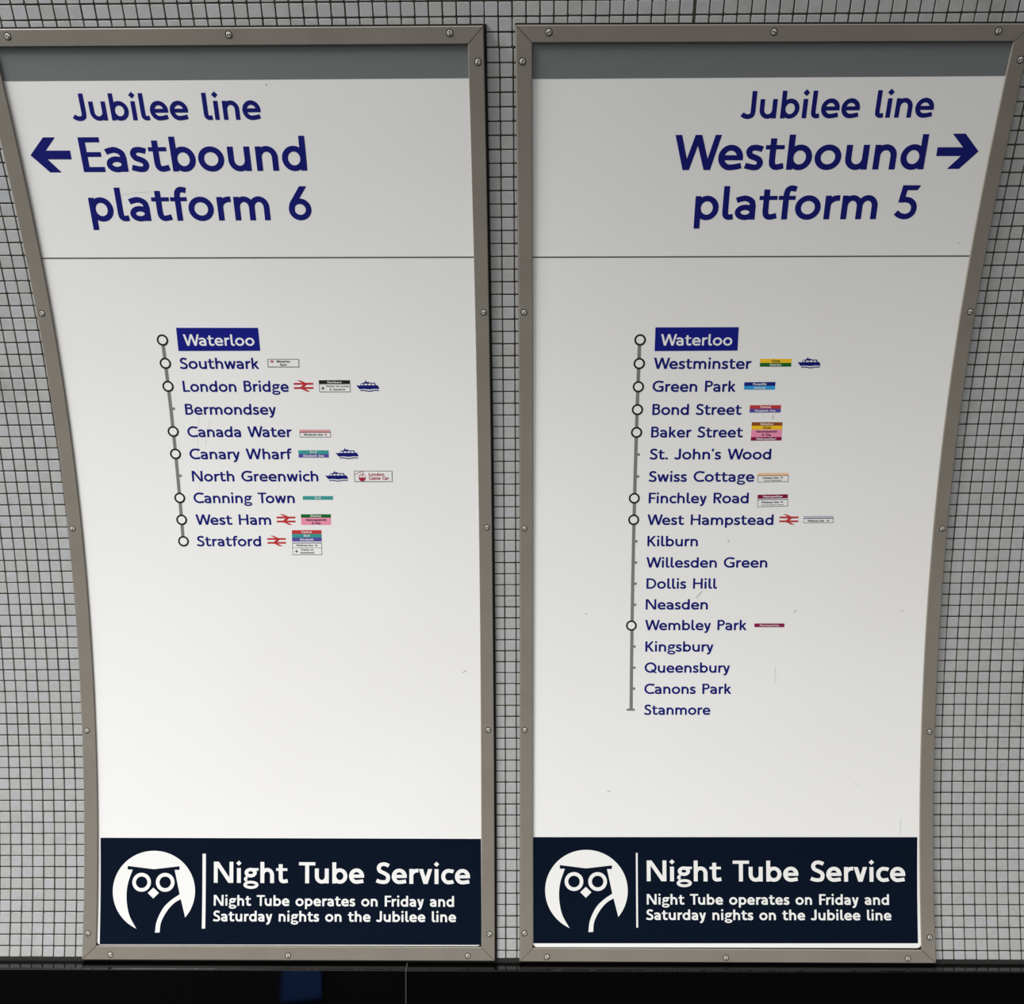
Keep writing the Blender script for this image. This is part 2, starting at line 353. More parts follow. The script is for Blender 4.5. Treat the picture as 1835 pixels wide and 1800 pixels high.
    if ch in 'PRB':
        W_ = .62 if ch == 'P' else .66
        y0 = .44 if ch != 'B' else .53; r = (1 - y0 - z) / 2 + z / 2 - z / 2; yc = (1 - z / 2 + y0 + z / 2) / 2; ry = (1 - z / 2 - y0 - z / 2) / 2
        xr = W_ if ch != 'B' else .60
        sh = [bar(0, 0, w * 1.03, 1), stroke([(h, 1 - z / 2), (xr - h - ry * 1.05, 1 - z / 2)] + arc(xr - h - ry * 1.05, yc, ry * 1.05, ry, 90, -90, 20) + [(h, y0 + z / 2)], z * 1.03)]
        if ch == 'R': sh.append(diag(.30, y0 + z * .5, W_ - h * 1.2, 0, w * 1.02)); return W_ + .02, ST, 0, sh
        if ch == 'B':
            y1 = y0 + z * .5; yb = (z / 2 + y1) / 2; rb = (y1 - z / 2) / 2
            sh.append(stroke([(h, y1), (.64 - h - rb, y1)] + arc(.64 - h - rb, yb, rb, rb, 90, -90, 20) + [(h, z / 2)], z * 1.03)); return .64, ST, RD, sh
        return W_, ST, .0, sh
    if ch in 'CG':
        W_ = .84 if ch == 'C' else .88
        e = arc(.50, .5, .50 - h, .5 + o - h, 62, 298, 34)
        if ch == 'C': return W_, RD, .0, [stroke(spl([(W_ - .01, .845), (.735, .915)])[:-1] + e + spl([(.735, .085), (W_ - .01, .155)])[1:], w)]
        return W_, RD, .06, [stroke(spl([(W_ - .03, .845), (.735, .915)])[:-1] + e + spl([(.735, .085), (W_ - h, .14)])[1:], w), bar(W_ - w, .09, W_, .53), bar(.50, .53 - z, W_ - h, .53)]
    if ch in 'OQ':
        sh = [stroke(arc(.5, .5, .5 - h, .5 + o - h, 0, 360, 46), w, True)]
        if ch == 'Q': sh.append(diag(.60, .30, .95, -.03, w))
        return 1.0, RD, RD, sh
    if ch == 'S':
        return .62, .03, .03, [stroke(spl([(.565, .845), (.45, 1 - h - .012), (.335, 1 + o - h), (.19, 1 - h - .03), (h + .03, .745), (.17, .60), (.33, .51), (.49, .405), (.62 - h - .005, .265), (.47, h + .025), (.31, h - o), (.15, h + .012), (.015, .155)]), w)]
    if ch == 'J':
        return .50, .0, ST, [stroke([(.50 - h, 1), (.50 - h, .26)] + spl([(.50 - h, .26), (.50 - h - .03, .13), (.26, h - .012), (.12, h + .015), (.03, .165)])[1:], w * 1.05)]
    if ch == 'K':
        return .72, ST, 0, [bar(0, 0, w * 1.03, 1), diag(.72 - h * 1.5, 1, w * .8, .40, w * .95), diag(.26, .55, .72 - h * 1.25, 0, w)]
    if ch == 'W':
        a = w * .5 * 1.06
        return 1.24, DG, DG, [diag(a, 1, .335, 0, w * 1.05), diag(.62, 1, .335, 0, w * .98), diag(.62, 1, .905, 0, w * 1.05), diag(1.24 - a, 1, .905, 0, w * .98)]
    if ch == 'V': return .84, DG, DG, [diag(h * 1.1, 1, .42, 0, w), diag(.84 - h * 1.1, 1, .42, 0, w)]
    if ch == 'A': return .84, DG, DG, [diag(.42, 1, h * 1.1, 0, w), diag(.42, 1, .84 - h * 1.1, 0, w), bar(.2, .22, .64, .22 + z)]
    if ch == '6':
        return .65, .05, .05, [stroke(arc(.325, .315, .325 - h, .315 + o - h, 0, 360, 36), w, True), stroke([(.47, 1.02), (.20, .60)] + spl([(.20, .60), (.115, .46), (h + .002, .30)])[1:], w * 1.05, False, 1.0)]
    if ch == '5':
        return .64, .05, .05, [('q', [(.13, 1), (.13, 1 - z)], [(.64, 1), (.56, 1 - z)]), ('q', [(.13, 1), (.095, .75), (.062, .492)], [(.13 + w, 1), (.095 + w, .75), (.062 + w, .492)]),
                stroke(spl([(.16, .576), (.22, .580), (.29, .574), (.40, .545), (.50, .45), (.535, .32), (.50, .18), (.40, .095), (.28, h - .008), (.15, .11), (.035, .195)]), w)]
    if ch == '.': return w * 1.1, .06, .06, [bar(0, 0, w * 1.1, w * 1.1)]
    if ch == '\u2019': return w * 1.1, .04, .04, [stroke([(w * .62, 1.0), (w * .62, .90), (w * .25, .76)], w * .9)]
    if ch == '&':
        return .78, .03, .0, [stroke(spl([(.74, .02), (.42, .44), (.24, .70), (.27, .87), (.40, .92), (.50, .82), (.44, .66), (.22, .48), (.09, .28), (.18, .10), (.36, .075), (.54, .16), (.68, .42)]), w * .9)]
    return .4, .0, .0, []
KERN = {'Wa': -.10, 'We': -.10, 'Wo': -.10, 'Wi': -.05, 'To': -.13, 'Tu': -.12, 'Tr': -.10, 'Vi': -.05, 'ry': -.03, 'ey': -.02, 'rk': .0, 'Fi': .0, 'Fr': -.04, 'Ri': 0, 'wa': -.02}
def lettering(mb, text, uL, uR, sL, sR, cap, w, off, mi=0, words=None):
    """set a line of text between two points of the wall, tracked out to fill the width"""
    items, x, gaps, wd = [], 0.0, 0, 0
    prev = None
    for ch in text:
        if ch == ' ':
            x += .46; gaps += 1; prev = ' '; wd += 1; continue
        gw, a, b, sh = glyph(ch, w)
        if items: x += (a if prev != ' ' else a) + KERN.get((prev or '') + ch, 0); gaps += 1
        items.append((x, gaps, wd, sh)); x += gw + b
        lastb = b; prev = ch
    x -= lastb
    need = (uR - uL) / cap
    sx = min(max(need / x, .86), 1.17) if gaps else need / x
    tr = (need / sx - x) / gaps if gaps else 0.0
    word = -1
    for (gx, g, wd, sh) in items:
        if words is not None:
            while len(words) <= wd: words.append(MB())
            mb = words[wd]
        for kk, q in enumerate(sh):
            pl = []
            for side in (q[1], q[2]):
                row = []
                for (a, b) in side:
                    xx = (gx + g * tr + a) * sx * cap
                    base = sL + (sR - sL) * xx / max(uR - uL, 1e-6)
                    row.append((uL + xx, base - b * cap))
                pl.append(row)
            mb.quad_strip(pl[0], pl[1], off + kk * 1.2e-5, mi)
# ------------------------------------------------------------------ materials
def principled(name, col, rough=.5, spec=.5, metal=0.0):
    m = bpy.data.materials.new(name); m.use_nodes = True
    b = m.node_tree.nodes['Principled BSDF']
    b.inputs['Base Color'].default_value = (*col, 1)
    b.inputs['Roughness'].default_value = rough
    b.inputs['Specular IOR Level'].default_value = spec
    b.inputs['Metallic'].default_value = metal
    return m
def nodes(m): return m.node_tree.nodes, m.node_tree.links, m.node_tree.nodes['Principled BSDF']
def ramp(N, pts):
    r = N.new('ShaderNodeValToRGB')
    e = r.color_ramp.elements
    while len(e) < len(pts): e.new(.5)
    for k, (p, c) in zip(e, pts): k.position = p; k.color = (*c, 1) if len(c) == 3 else c
    return r
def mix(N, L, a, b, fac, mode='MIX'):
    m = N.new('ShaderNodeMix'); m.data_type = 'RGBA'; m.blend_type = mode
    for sock, v in ((m.inputs[6], a), (m.inputs[7], b), (m.inputs[0], fac)):
        if hasattr(v, 'is_output'): L.new(v, sock)
        elif isinstance(v, (int, float)): sock.default_value = v
        else: sock.default_value = (*v, 1)
    return m.outputs[2]
def noise(N, L, scale, detail=3, rough=.5, vec=None):
    n = N.new('ShaderNodeTexNoise'); n.inputs['Scale'].default_value = scale
    n.inputs['Detail'].default_value = detail; n.inputs['Roughness'].default_value = rough
    if vec is None:
        t = N.new('ShaderNodeTexCoord'); vec = t.outputs['Object']
    L.new(vec, n.inputs['Vector'])
    return n.outputs['Fac']

M = {}
def make_materials():
    m = M['white'] = principled('white_enamel', (.80, .80, .79), .38, .30)
    N, L, b = nodes(m)
    f = ramp(N, [(.35, (.792, .79, .776)), (.65, (.808, .81, .802))]); L.new(noise(N, L, 2.2, 4), f.inputs[0]); L.new(f.outputs[0], b.inputs['Base Color'])
    m = M['frame'] = principled('bronze_grey_paint', (.25, .225, .195), .48, .35)
    N, L, b = nodes(m)
    f = ramp(N, [(.3, (.190, .172, .146)), (.7, (.215, .195, .166))]); L.new(noise(N, L, 9, 5, .6), f.inputs[0]); L.new(f.outputs[0], b.inputs['Base Color'])
    M['band'] = principled('grey_vinyl', (.158, .173, .174), .45, .3)
    M['line_grey'] = principled('grey_print', (.19, .19, .19), .5, .3)
    M['dark_line'] = principled('dark_grey_print', (.10, .10, .095), .5, .3)
    M['blue'] = principled('blue_print', (.005, .0075, .145), .45, .22)
    M['plate'] = principled('blue_plate', (.005, .009, .20), .45, .22)
    M['navy'] = principled('navy_vinyl', (.0022, .0060, .0165), .30, .22)
    M['black'] = principled('black_print', (.012, .012, .012), .45, .3)
    M['red'] = principled('red_print', (.47, .026, .032), .5, .3)
    M['dark_red'] = principled('crimson_print', (.35, .015, .035), .5, .3)
    M['backing'] = principled('matt_black', (.010, .010, .009), .7, .2)
    for k, c in dict(teal=(.035, .29, .27), purple=(.085, .06, .31), green=(.005, .12, .02), pink=(.80, .27, .42), yellow=(.84, .52, .02), magenta=(.22, .005, .055),
                     brown=(.26, .068, .012), lightblue=(.03, .32, .66), piccadilly=(.005, .012, .18), orange=(.80, .33, .08), lilac=(.15, .15, .31), central=(.50, .035, .04)).items():
        M[k] = principled(k + '_print', c, .5, .3)
    m = M['screw'] = principled('steel_screw', (.60, .585, .54), .42, .5, .35)
    M['scuff'] = principled('scuff_grey', (.42, .41, .38), .6, .2); M['scratch'] = principled('faint_scratch', (.66, .66, .645), .6, .2)
    # glazed mosaic: every tile its own tint, with faint grime and a few chips
    m = M['tile'] = principled('glazed_tile', (.45, .46, .46), .22, .45)
    N, L, b = nodes(m)
    g = N.new('ShaderNodeNewGeometry')
    tint = ramp(N, [(0, (.394, .398, .392)), (.2, (.402, .405, .408)), (.4, (.400, .412, .412)), (.6, (.408, .412, .428)), (.8, (.400, .410, .428)), (1, (.414, .418, .438))]); L.new(g.outputs['Random Per Island'], tint.inputs[0])
    vign = ramp(N, [(.45, (1, 1, 1)), (.75, (.86, .85, .82))]); L.new(noise(N, L, 55, 4, .6), vign.inputs[0])
    c1 = mix(N, L, tint.outputs[0], vign.outputs[0], .8, 'MULTIPLY')
    blot = ramp(N, [(.60, (1, 1, 1)), (.80, (.72, .70, .64))]); L.new(noise(N, L, 5.0, 6, .65), blot.inputs[0])
    c2 = mix(N, L, c1, blot.outputs[0], 1.0, 'MULTIPLY')
    chip = ramp(N, [(.735, (1, 1, 1)), (.79, (.42, .40, .37))]); L.new(noise(N, L, 34, 5, .7), chip.inputs[0])
    L.new(mix(N, L, c2, chip.outputs[0], .75, 'MULTIPLY'), b.inputs['Base Color'])
    m = M['grout'] = principled('dirty_grout', (.07, .065, .05), .85, .1)
    N, L, b = nodes(m)
    f = ramp(N, [(.35, (.046, .042, .033)), (.55, (.062, .057, .043)), (.72, (.105, .098, .066))]); L.new(noise(N, L, 14, 5, .7), f.inputs[0]); L.new(f.outputs[0], b.inputs['Base Color'])
    m = M['stone'] = principled('black_polished_stone', (.0008, .0008, .0010), .05, .42)
    N, L, b = nodes(m)
    f = ramp(N, [(.4, (.03, .03, .03)), (.7, (.09, .09, .09))]); L.new(noise(N, L, 6, 4), f.inputs[0]); L.new(f.outputs[0], b.inputs['Roughness'])
    M['joint'] = principled('stone_joint_filler', (.055, .055, .056), .7, .2)
    M['cove'] = principled('dark_cement', (.015, .014, .0125), .7, .2)
    M['block_blue'] = principled('blue_added_block', (.02, .075, .27), .7, .1)  # colour of the added block that the plinth mirrors
    m = M['floor'] = principled('terrazzo', (.02, .02, .02), .7, .03)
    N, L, b = nodes(m)
    f = ramp(N, [(.4, (.010, .010, .010)), (.62, (.020, .019, .018))]); L.new(noise(N, L, 120, 3), f.inputs[0]); L.new(f.outputs[0], b.inputs['Base Color'])
make_materials()

# ------------------------------------------------------------------ setting
def edge(n, s):
    a, b, c = T['edges'][n]
    return (a * s + b) * s + c
def row(n, u):
    (u0, s0), (u1, s1) = T['rows'][n]
    return s0 + (s1 - s0) * (u - u0) / (u1 - u0)
def corner(en, rn):
    s = T['rows'][rn][0][1]
    for _ in range(6): s = row(rn, edge(en, s))
    return (edge(en, s), s)
SIGNS = {'L': dict(lo='LLo', li='LLi', ri='LRi', ro='LRo', to='topo_L', ti='topi_L', bi='boti_L', bo='boto_L'),
         'R': dict(lo='RLo', li='RLi', ri='RRi', ro='RRo', to='topo_R', ti='topi_R', bi='boti_R', bo='boto_R')}
LEDGE_S = 0.2755
WALL_HALF = 2.1
def build_wall():
    rnd = random.Random(7)
    v, f, mi = [], [], []
    # grout bed
    nu, nv = 2, 150
    for j in range(nv + 1):
        s = -2.45 + (LEDGE_S + .02 + 2.45) * j / nv
        for i in range(nu + 1):
            v.append(W(-WALL_HALF + 2 * WALL_HALF * i / nu, s, -.0058))
    for j in range(nv):
        for i in range(nu):
            k = j * (nu + 1) + i
            f.append((k, k + nu + 1, k + nu + 2, k + 1)); mi.append(1)
    PU, OU = T['tile_u']
    PV, OV = .0254, T['t0']
    g = .00130
    def tile(u0, u1, s0, s1):
        j = lambda a: rnd.uniform(-a, a)
        u0 += j(.0003); u1 += j(.0003); s0 += j(.0003); s1 += j(.0003)
        c = .0013 + rnd.random() * .0012
        c = min(c, (u1 - u0) * .3, (s1 - s0) * .3)
        out = [(u0 + c, s0), (u0 + c * .3, s0 + c * .3), (u0, s0 + c), (u0, s1 - c), (u0 + c * .3, s1 - c * .3), (u0 + c, s1), (u1 - c, s1), (u1 - c * .3, s1 - c * .3), (u1, s1 - c), (u1, s0 + c), (u1 - c * .3, s0 + c * .3), (u1 - c, s0)]
        uc, sc = (u0 + u1) / 2, (s0 + s1) / 2
        e = .0006
        tu, ts, tb = j(.012), j(.012), j(.00015)
        b = len(v); n = len(out)
        for (a, q) in out: v.append(W(a, q, -.0059))
        for (a, q) in out: v.append(W(a, q, -.0053 + tu * (a - uc) + ts * (q - sc) + tb))
        ku, ks = 1 - 2 * e / (u1 - u0), 1 - 2 * e / (s1 - s0)
        for (a, q) in out:
            a, q = uc + (a - uc) * ku, sc + (q - sc) * ks
            v.append(W(a, q, -.005 + tu * (a - uc) + ts * (q - sc) + tb))
        for k in range(n):
            m = (k + 1) % n
            f.append((b + k, b + m, b + n + m, b + n + k)); mi.append(0)
            f.append((b + n + k, b + n + m, b + 2 * n + m, b + 2 * n + k)); mi.append(0)
        f.append(tuple(range(b + 2 * n, b + 3 * n))); mi.append(0)
    smax = LEDGE_S - .0085
    for r in range(-96, 80):
        for k in range(-90, 90):
            u = OU + k * PU
            sA = OV + r * PV
            du = ds = 0.0
            if u < -.9 and sA > -1.70: du = .0012 + .0085 * (sA + .07)
            elif u > .85 and sA > -1.70: du = .0005; ds = .0045
            elif sA <= -1.70: ds = .0065; du = -.0015 if u < .3 else .002
            else: ds = .0070
            u0, u1, s0, s1 = u + du + g, u + du + PU - g, sA + ds + g, sA + ds + PV - g
            if u0 < -WALL_HALF or u1 > WALL_HALF or s0 < -2.44: continue
            if s1 > smax:
                s1 = smax
                if s1 - s0 < .008: continue
            if sA > -1.70 and s0 < -1.706: s0 = -1.706 if s1 > -1.69 else s0
            hid = False
            for q in SIGNS.values():
                t0, b0 = row(q['to'], u0), row(q['bo'], u0)
                if u0 > edge(q['lo'], s0) + .004 and u1 < edge(q['ro'], s0) - .004 and s0 > t0 + .006 and s1 < b0 - .004: hid = True
            if hid or s1 - s0 < .005: continue
            tile(u0, u1, s0, s1)
    o = link_mesh('wall_back', v, f, [M['tile'], M['grout']], None, mi)
    o['kind'] = 'structure'
    o['label'] = 'curved station passage wall lined with small white mosaic tiles'
    return o
def profile_slab(name, x0, x1, prof, mat, parent=None):
    v, f = [], []
    n = len(prof)
    for x in (x0, x1): v += [(x, y, z) for y, z in prof]
    for k in range(n): f.append((k, (k + 1) % n, n + (k + 1) % n, n + k))
    f += [tuple(range(n))[::-1], tuple(range(n, 2 * n))]
    return link_mesh(name, v, f, mat, parent)
def build_setting():
    build_wall()
    # dark cove of cement between the last tile row and the stone ledge
    ub, yb, zb = W(0, LEDGE_S, -.0058)
    # black polished plinth: two slabs that meet at a thin pale joint
    xj = T['plinth_joint'][0]
    D, b = .044, .0026
    root = bpy.data.objects.new('baseboard_back', None); root.empty_display_size = .1
    root.location = (0, -.02, 0); COL.objects.link(root)
    root['kind'] = 'structure'; root['label'] = 'black polished stone plinth with a ledge below the tiled wall'
    def prof(z0, dy):
        return [(.10, 0), (-D + dy, 0), (-D + dy, z0 - b * 1.2), (-D + dy + b * .35, z0 - b * .35), (-D + dy + b * 1.2, z0), (.10, z0 + .002)]
    z0 = zb - .0005
    profile_slab('stone_slab', -WALL_HALF, xj - .0014, prof(z0, 0), M['stone'], root)
    profile_slab('stone_slab', xj + .0014, WALL_HALF, prof(z0 - .0006, .0006), M['stone'], root)
    profile_slab('joint_filler', xj - .0014, xj + .0014, [(.09, 0), (-D + .0006, 0), (-D + .0006, z0 - .003), (-D + .004, z0 - .0008), (.09, z0 - .0008)], M['joint'], root)
    cv = [W(0, LEDGE_S - .0075, -.0058)[1:], W(0, LEDGE_S - .0075, -.0052)[1:], W(0, LEDGE_S - .003, -.0045)[1:], W(0, LEDGE_S + .001, -.004)[1:], W(0, LEDGE_S + .001, -.03)[1:]]
    profile_slab('cove_strip', -WALL_HALF, WALL_HALF, [tuple(p) for p in cv], M['cove'], root)
    v = [(-2.6, .10, 0), (2.6, .10, 0), (2.6, -3.6, 0), (-2.6, -3.6, 0), (-2.6, .10, -.06), (2.6, .10, -.06), (2.6, -3.6, -.06), (-2.6, -3.6, -.06)]
    o = link_mesh('floor', v, [(3, 2, 1, 0), (4, 5, 6, 7), (0, 1, 5, 4), (1, 2, 6, 5), (2, 3, 7, 6), (3, 0, 4, 7)], M['floor'])
    o['kind'] = 'structure'; o['label'] = 'dark terrazzo floor of the passage'
    ca, sa = math.cos(math.radians(-12.6)), math.sin(math.radians(-12.6))
    bx = [(-.742 + x * ca - y * sa, -1.02 + x * sa + y * ca, z) for z in (0, .04) for x, y in ((-.062, .16), (.062, .16), (.062, -.11), (-.062, -.11))]
    link_mesh('added_reflection_block', bx, [(3, 2, 1, 0), (4, 5, 6, 7), (0, 1, 5, 4), (1, 2, 6, 5), (2, 3, 7, 6), (3, 0, 4, 7)], M['block_blue'], o)  # unseen block, added and turned to give the blue reflection in the plinth
build_setting()

# ------------------------------------------------------------------ the two signs
def rail(parent, O, I, off0, off1, gap):
    """one length of framing between an outer and an inner edge (lists of wall points), mitred at both ends"""
    n = len(O)
    prof = [(0.0, off0), (0.0, off1 - .0010), (.035, off1 - .0002), (.06, off1), (.955, off1), (.98, off1 - .0002), (1.0, off1 - .0010), (1.0, -.0035)]
    v, f = [], []
    for k in range(n):
        for (t, of) in prof:
            v.append(W(O[k][0] + (I[k][0] - O[k][0]) * t, O[k][1] + (I[k][1] - O[k][1]) * t, of))
    m = len(prof)
    for k in range(n - 1):
        for j in range(m - 1):
            a = k * m + j
            f.append((a, a + 1, a + m + 1, a + m))
    f += [tuple(range(m)), tuple(range((n - 1) * m, n * m))[::-1]]
    return link_mesh('frame_rail', v, f, M['frame'], parent)
def screw(parent, u, s, ang, off):
    """two-hole security screw: countersunk ring, domed head and two dark pin holes"""
    r = .0053
    v, f, mi = [], [], []
    def ring(rad, of, n=20): 
        b = len(v); v.extend(W(u + rad * math.cos(2 * math.pi * k / n), s + rad * math.sin(2 * math.pi * k / n), of) for k in range(n)); return b
    n = 20
    R = [ring(r * 1.30, off + .00005), ring(r * 1.0, off + .00008), ring(r * .98, off + .0004), ring(r * .80, off + .0007), ring(r * .35, off + .0009)]
    for a, b, m_ in ((R[0], R[1], 1), (R[1], R[2], 1), (R[2], R[3], 0), (R[3], R[4], 0)):
        for k in range(n): f.append((a + k, a + (k + 1) % n, b + (k + 1) % n, b + k)); mi.append(m_)
    f.append(tuple(range(R[4], R[4] + n))); mi.append(0)
    for sg in (-1, 1):
        cu, cs = u + sg * r * .44 * math.cos(ang), s + sg * r * .44 * math.sin(ang)
        b = len(v); v.extend(W(cu + r * .27 * math.cos(2 * math.pi * k / 10), cs + r * .27 * math.sin(2 * math.pi * k / 10), off + .00110) for k in range(10))
        f.append(tuple(range(b, b + 10))); mi.append(1)
    return link_mesh('screw', v, f, [M['screw'], M['backing']], parent, mi)
def ring_mesh(mb, u, s, r0, r1, off, mi, n=36):
    b = len(mb.v)
    for k in range(n):
        a = 2 * math.pi * k / n
        mb.v.append(W(u + r0 * math.cos(a), s + r0 * math.sin(a), off)); mb.v.append(W(u + r1 * math.cos(a), s + r1 * math.sin(a), off))
    for k in range(n):
        q = (k + 1) % n
        mb.f.append((b + 2 * k, b + 2 * q, b + 2 * q + 1, b + 2 * k + 1)); mb.m.append(mi)
def disc(mb, u, s, r, off, mi, n=36): mb.poly([(u + r * math.cos(2 * math.pi * k / n), s + r * math.sin(2 * math.pi * k / n)) for k in range(n)], off, mi)
H1, H2, H3 = .00014, .00026, .00040      # print, print on print
def owl(root_banner, o):
    cu, cs, ru, rs = o
    mb = MB()
    P_ = lambda pts: [(cu + (x - 463.5) / 398.5 * ru, cs + (y - 473.5) / 398.5 * rs) for x, y in pts]
    cx = lambda y, sg: 463.5 + sg * math.sqrt(max(398.5 ** 2 - (y - 473.5) ** 2, 0))
    cy = lambda x: 473.5 - math.sqrt(max(398.5 ** 2 - (x - 463.5) ** 2, 0))
    lin = lambda p, t: p[0] + (p[1] - p[0]) * t
    def along(pts, y):
        for (x0, y0), (x1, y1) in zip(pts, pts[1:]):
            if y0 <= y <= y1: return x0 + (x1 - x0) * (y - y0) / max(y1 - y0, 1e-9)
        return pts[-1][0]
    left_in = spl([(257, 262), (214, 390), (200, 500), (207, 610), (235, 720), (301, 838)], 8)
    right_in = [(662, 264), (712, 500), (768.5, 728)]
    # cap above the brows, left flank, right wing
    xs = [208 + 502 * k / 40 for k in range(41)]
    mb.quad_strip(P_([(x, cy(x)) for x in xs]), P_([(x, 226 + 32 * (x - 208) / 254 if x < 462 else 258 - 30 * (x - 462) / 248) for x in xs]), H3)
    def rows(y0, y1, n, fl, fr):
        ys = [y0 + (y1 - y0) * k / n for k in range(n + 1)]
        mb.quad_strip(P_([(fl(y), y) for y in ys]), P_([(fr(y), y) for y in ys]), H3)
    rows(cy(208), 261, 12, lambda y: cx(y, -1), lambda y: 208)
    rows(261, 838, 60, lambda y: cx(y, -1), lambda y: along(left_in, max(y, 262)))
    rows(cy(710), 263, 12, lambda y: 710, lambda y: cx(y, 1))
    rows(263, 728, 50, lambda y: along(right_in, max(y, 264)), lambda y: cx(y, 1))
    for ex in (344, 572):
        ring_mesh(mb, cu + (ex - 463.5) / 398.5 * ru, cs + (386 - 473.5) / 398.5 * rs, 91 / 398.5 * ru, 55 / 398.5 * ru, H3, 0)
    mb.poly(P_([(458, 437), (403, 490), (458, 545), (513, 490)]), H3)
    lo, ro = spl([(480, 875), (495, 765), (553, 640), (630, 560), (712, 503)], 8), spl([(526, 873), (538, 775), (592, 668), (660, 590), (734, 545)], 8)
    mb.quad_strip(P_(lo), P_(ro), H3 + 2e-5)
    return mb.build('owl_emblem', M['white'], root_banner)
def rail_logo(parent, e):
    u0, u1, s0, s1 = e
    mb = MB()
    P_ = lambda pts: [(u0 + (x - 865) / 535 * (u1 - u0), s0 + (y - 785) / 320 * (s1 - s0)) for x, y in pts]
    mb.poly(P_([(865, 862), (865, 912), (1400, 912), (1400, 862)]), H1); mb.poly(P_([(865, 978), (865, 1026), (1400, 1026), (1400, 978)]), H1)
    mb.poly(P_([(955, 785), (1060, 795), (1245, 886), (1150, 886)]), H1 + 2e-5)
    mb.poly(P_([(1150, 886), (1245, 888), (1115, 1002), (1020, 1002)]), H1 + 4e-5)
    mb.poly(P_([(1020, 1002), (1115, 1002), (1310, 1105), (1200, 1095)]), H1 + 2e-5)
    o = mb.build('rail_arrow_symbol', M['red'], parent); o['label'] = 'red double arrow rail symbol'; return o
def boat(parent, e):
    u0, u1, s0, s1 = e
    P_ = lambda pts: [(u0 + (x - 1105) / 585 * (u1 - u0), s0 + (y - 165) / 290 * (s1 - s0)) for x, y in pts]
    mb = MB()
    mb.poly(P_([(1105, 292), (1185, 392), (1290, 380), (1440, 396), (1560, 380), (1692, 386), (1650, 290), (1612, 296), (1200, 302)]), H1)
    mb.poly(P_([(1198, 304), (1612, 304), (1582, 228), (1450, 230), (1438, 210), (1362, 206), (1356, 165), (1340, 165), (1338, 206), (1318, 210), (1304, 230), (1248, 232)]), H1 + 2e-5)
    top = spl([(1205, 420), (1280, 408), (1360, 422), (1430, 432), (1500, 424), (1590, 407), (1675, 418)], 5)
    mb.quad_strip(P_(top), P_([(x, y + 23) for x, y in top]), H1)
    o = mb.build('boat_symbol', M['blue'], parent); o['label'] = 'blue river boat symbol'
    wb = MB()
    for q in ([(1222, 293), (1284, 293), (1288, 252), (1250, 252)], [(1310, 293), (1384, 293), (1384, 252), (1313, 252)], [(1404, 293), (1482, 293), (1480, 252), (1404, 252)], [(1504, 293), (1580, 293), (1560, 252), (1500, 252)]):
        wb.poly(P_(q), H2)
    wb.build('boat_window', M['white'], o)
class Badge:
    """small printed box: corner points tl tr br bl; rows given as fractions of the height"""
    def __init__(s, parent, key):
        s.q = T['badges'][key]; s.parent = parent; s.mb = MB(); s.mats = []; s.tx = MB(); s.tmats = []
    def pt(s, x, y):
        tl, tr, br, bl = s.q
        a = [tl[i] + (tr[i] - tl[i]) * x for i in (0, 1)]; b = [bl[i] + (br[i] - bl[i]) * x for i in (0, 1)]
        return (a[0] + (b[0] - a[0]) * y, a[1] + (b[1] - a[1]) * y)
    def mi(s, arr, m):
        if m not in arr: arr.append(m)
        return arr.index(m)
    def band(s, y0, y1, m, x0=0, x1=1, lay=0):
        s.mb.patch(s.pt(x0, y0), s.pt(x1, y0), s.pt(x1, y1), s.pt(x0, y1), H1 + lay * .00012, 1, 1, s.mi(s.mats, m))
    def outline(s, y0=0, y1=1, t=.0011, m='line_grey'):
        h = abs(s.q[3][1] - s.q[0][1]); w = abs(s.q[1][0] - s.q[0][0])
        a, b = t / h, t / w
        s.band(y0, y0 + a, m, 0, 1, 2); s.band(y1 - a, y1, m, 0, 1, 2); s.band(y0, y1, m, 0, b, 3); s.band(y0, y1, m, 1 - b, 1, 3)
    def text(s, t, x, y, cap, width, m, w=.185):
        c = s.pt(x, y)
        l, r = s.pt(x - width / 2, y), s.pt(x + width / 2, y)
        lettering(s.tx, t, l[0], r[0], l[1] + cap / 2, r[1] + cap / 2, cap, w, H3, s.mi(s.tmats, m))
    def shape(s, pts, m, lay=0): s.tx.poly([s.pt(*p) for p in pts], H3 + lay * 1e-5, s.mi(s.tmats, m))
    def done(s, label=None):
        o = s.mb.build('line_badge', [M[k] for k in s.mats], s.parent)
        if label: o['label'] = label
        if s.tx.v: s.tx.build('badge_lettering', [M[k] for k in s.tmats], o)
        return o
def plane(b, x, y, k):
    """tiny aeroplane pictogram"""
    a = abs(b.q[1][0] - b.q[0][0]); h = abs(b.q[3][1] - b.q[0][1]); fx, fy = k / a, k / h
    f_ = lambda pts: [(x + p * fx, y + q * fy) for p, q in pts]
    b.shape(f_([(-.08, -.5), (-.08, .5), (.08, .5), (.08, -.5)]), 'black'); b.shape(f_([(-.5, .1), (-.5, .2), (.5, .2), (.5, .1), (.08, -.14), (-.08, -.14)]), 'black', 1); b.shape(f_([(-.2, .5), (.2, .5), (.08, .34), (-.08, .34)]), 'black', 2)
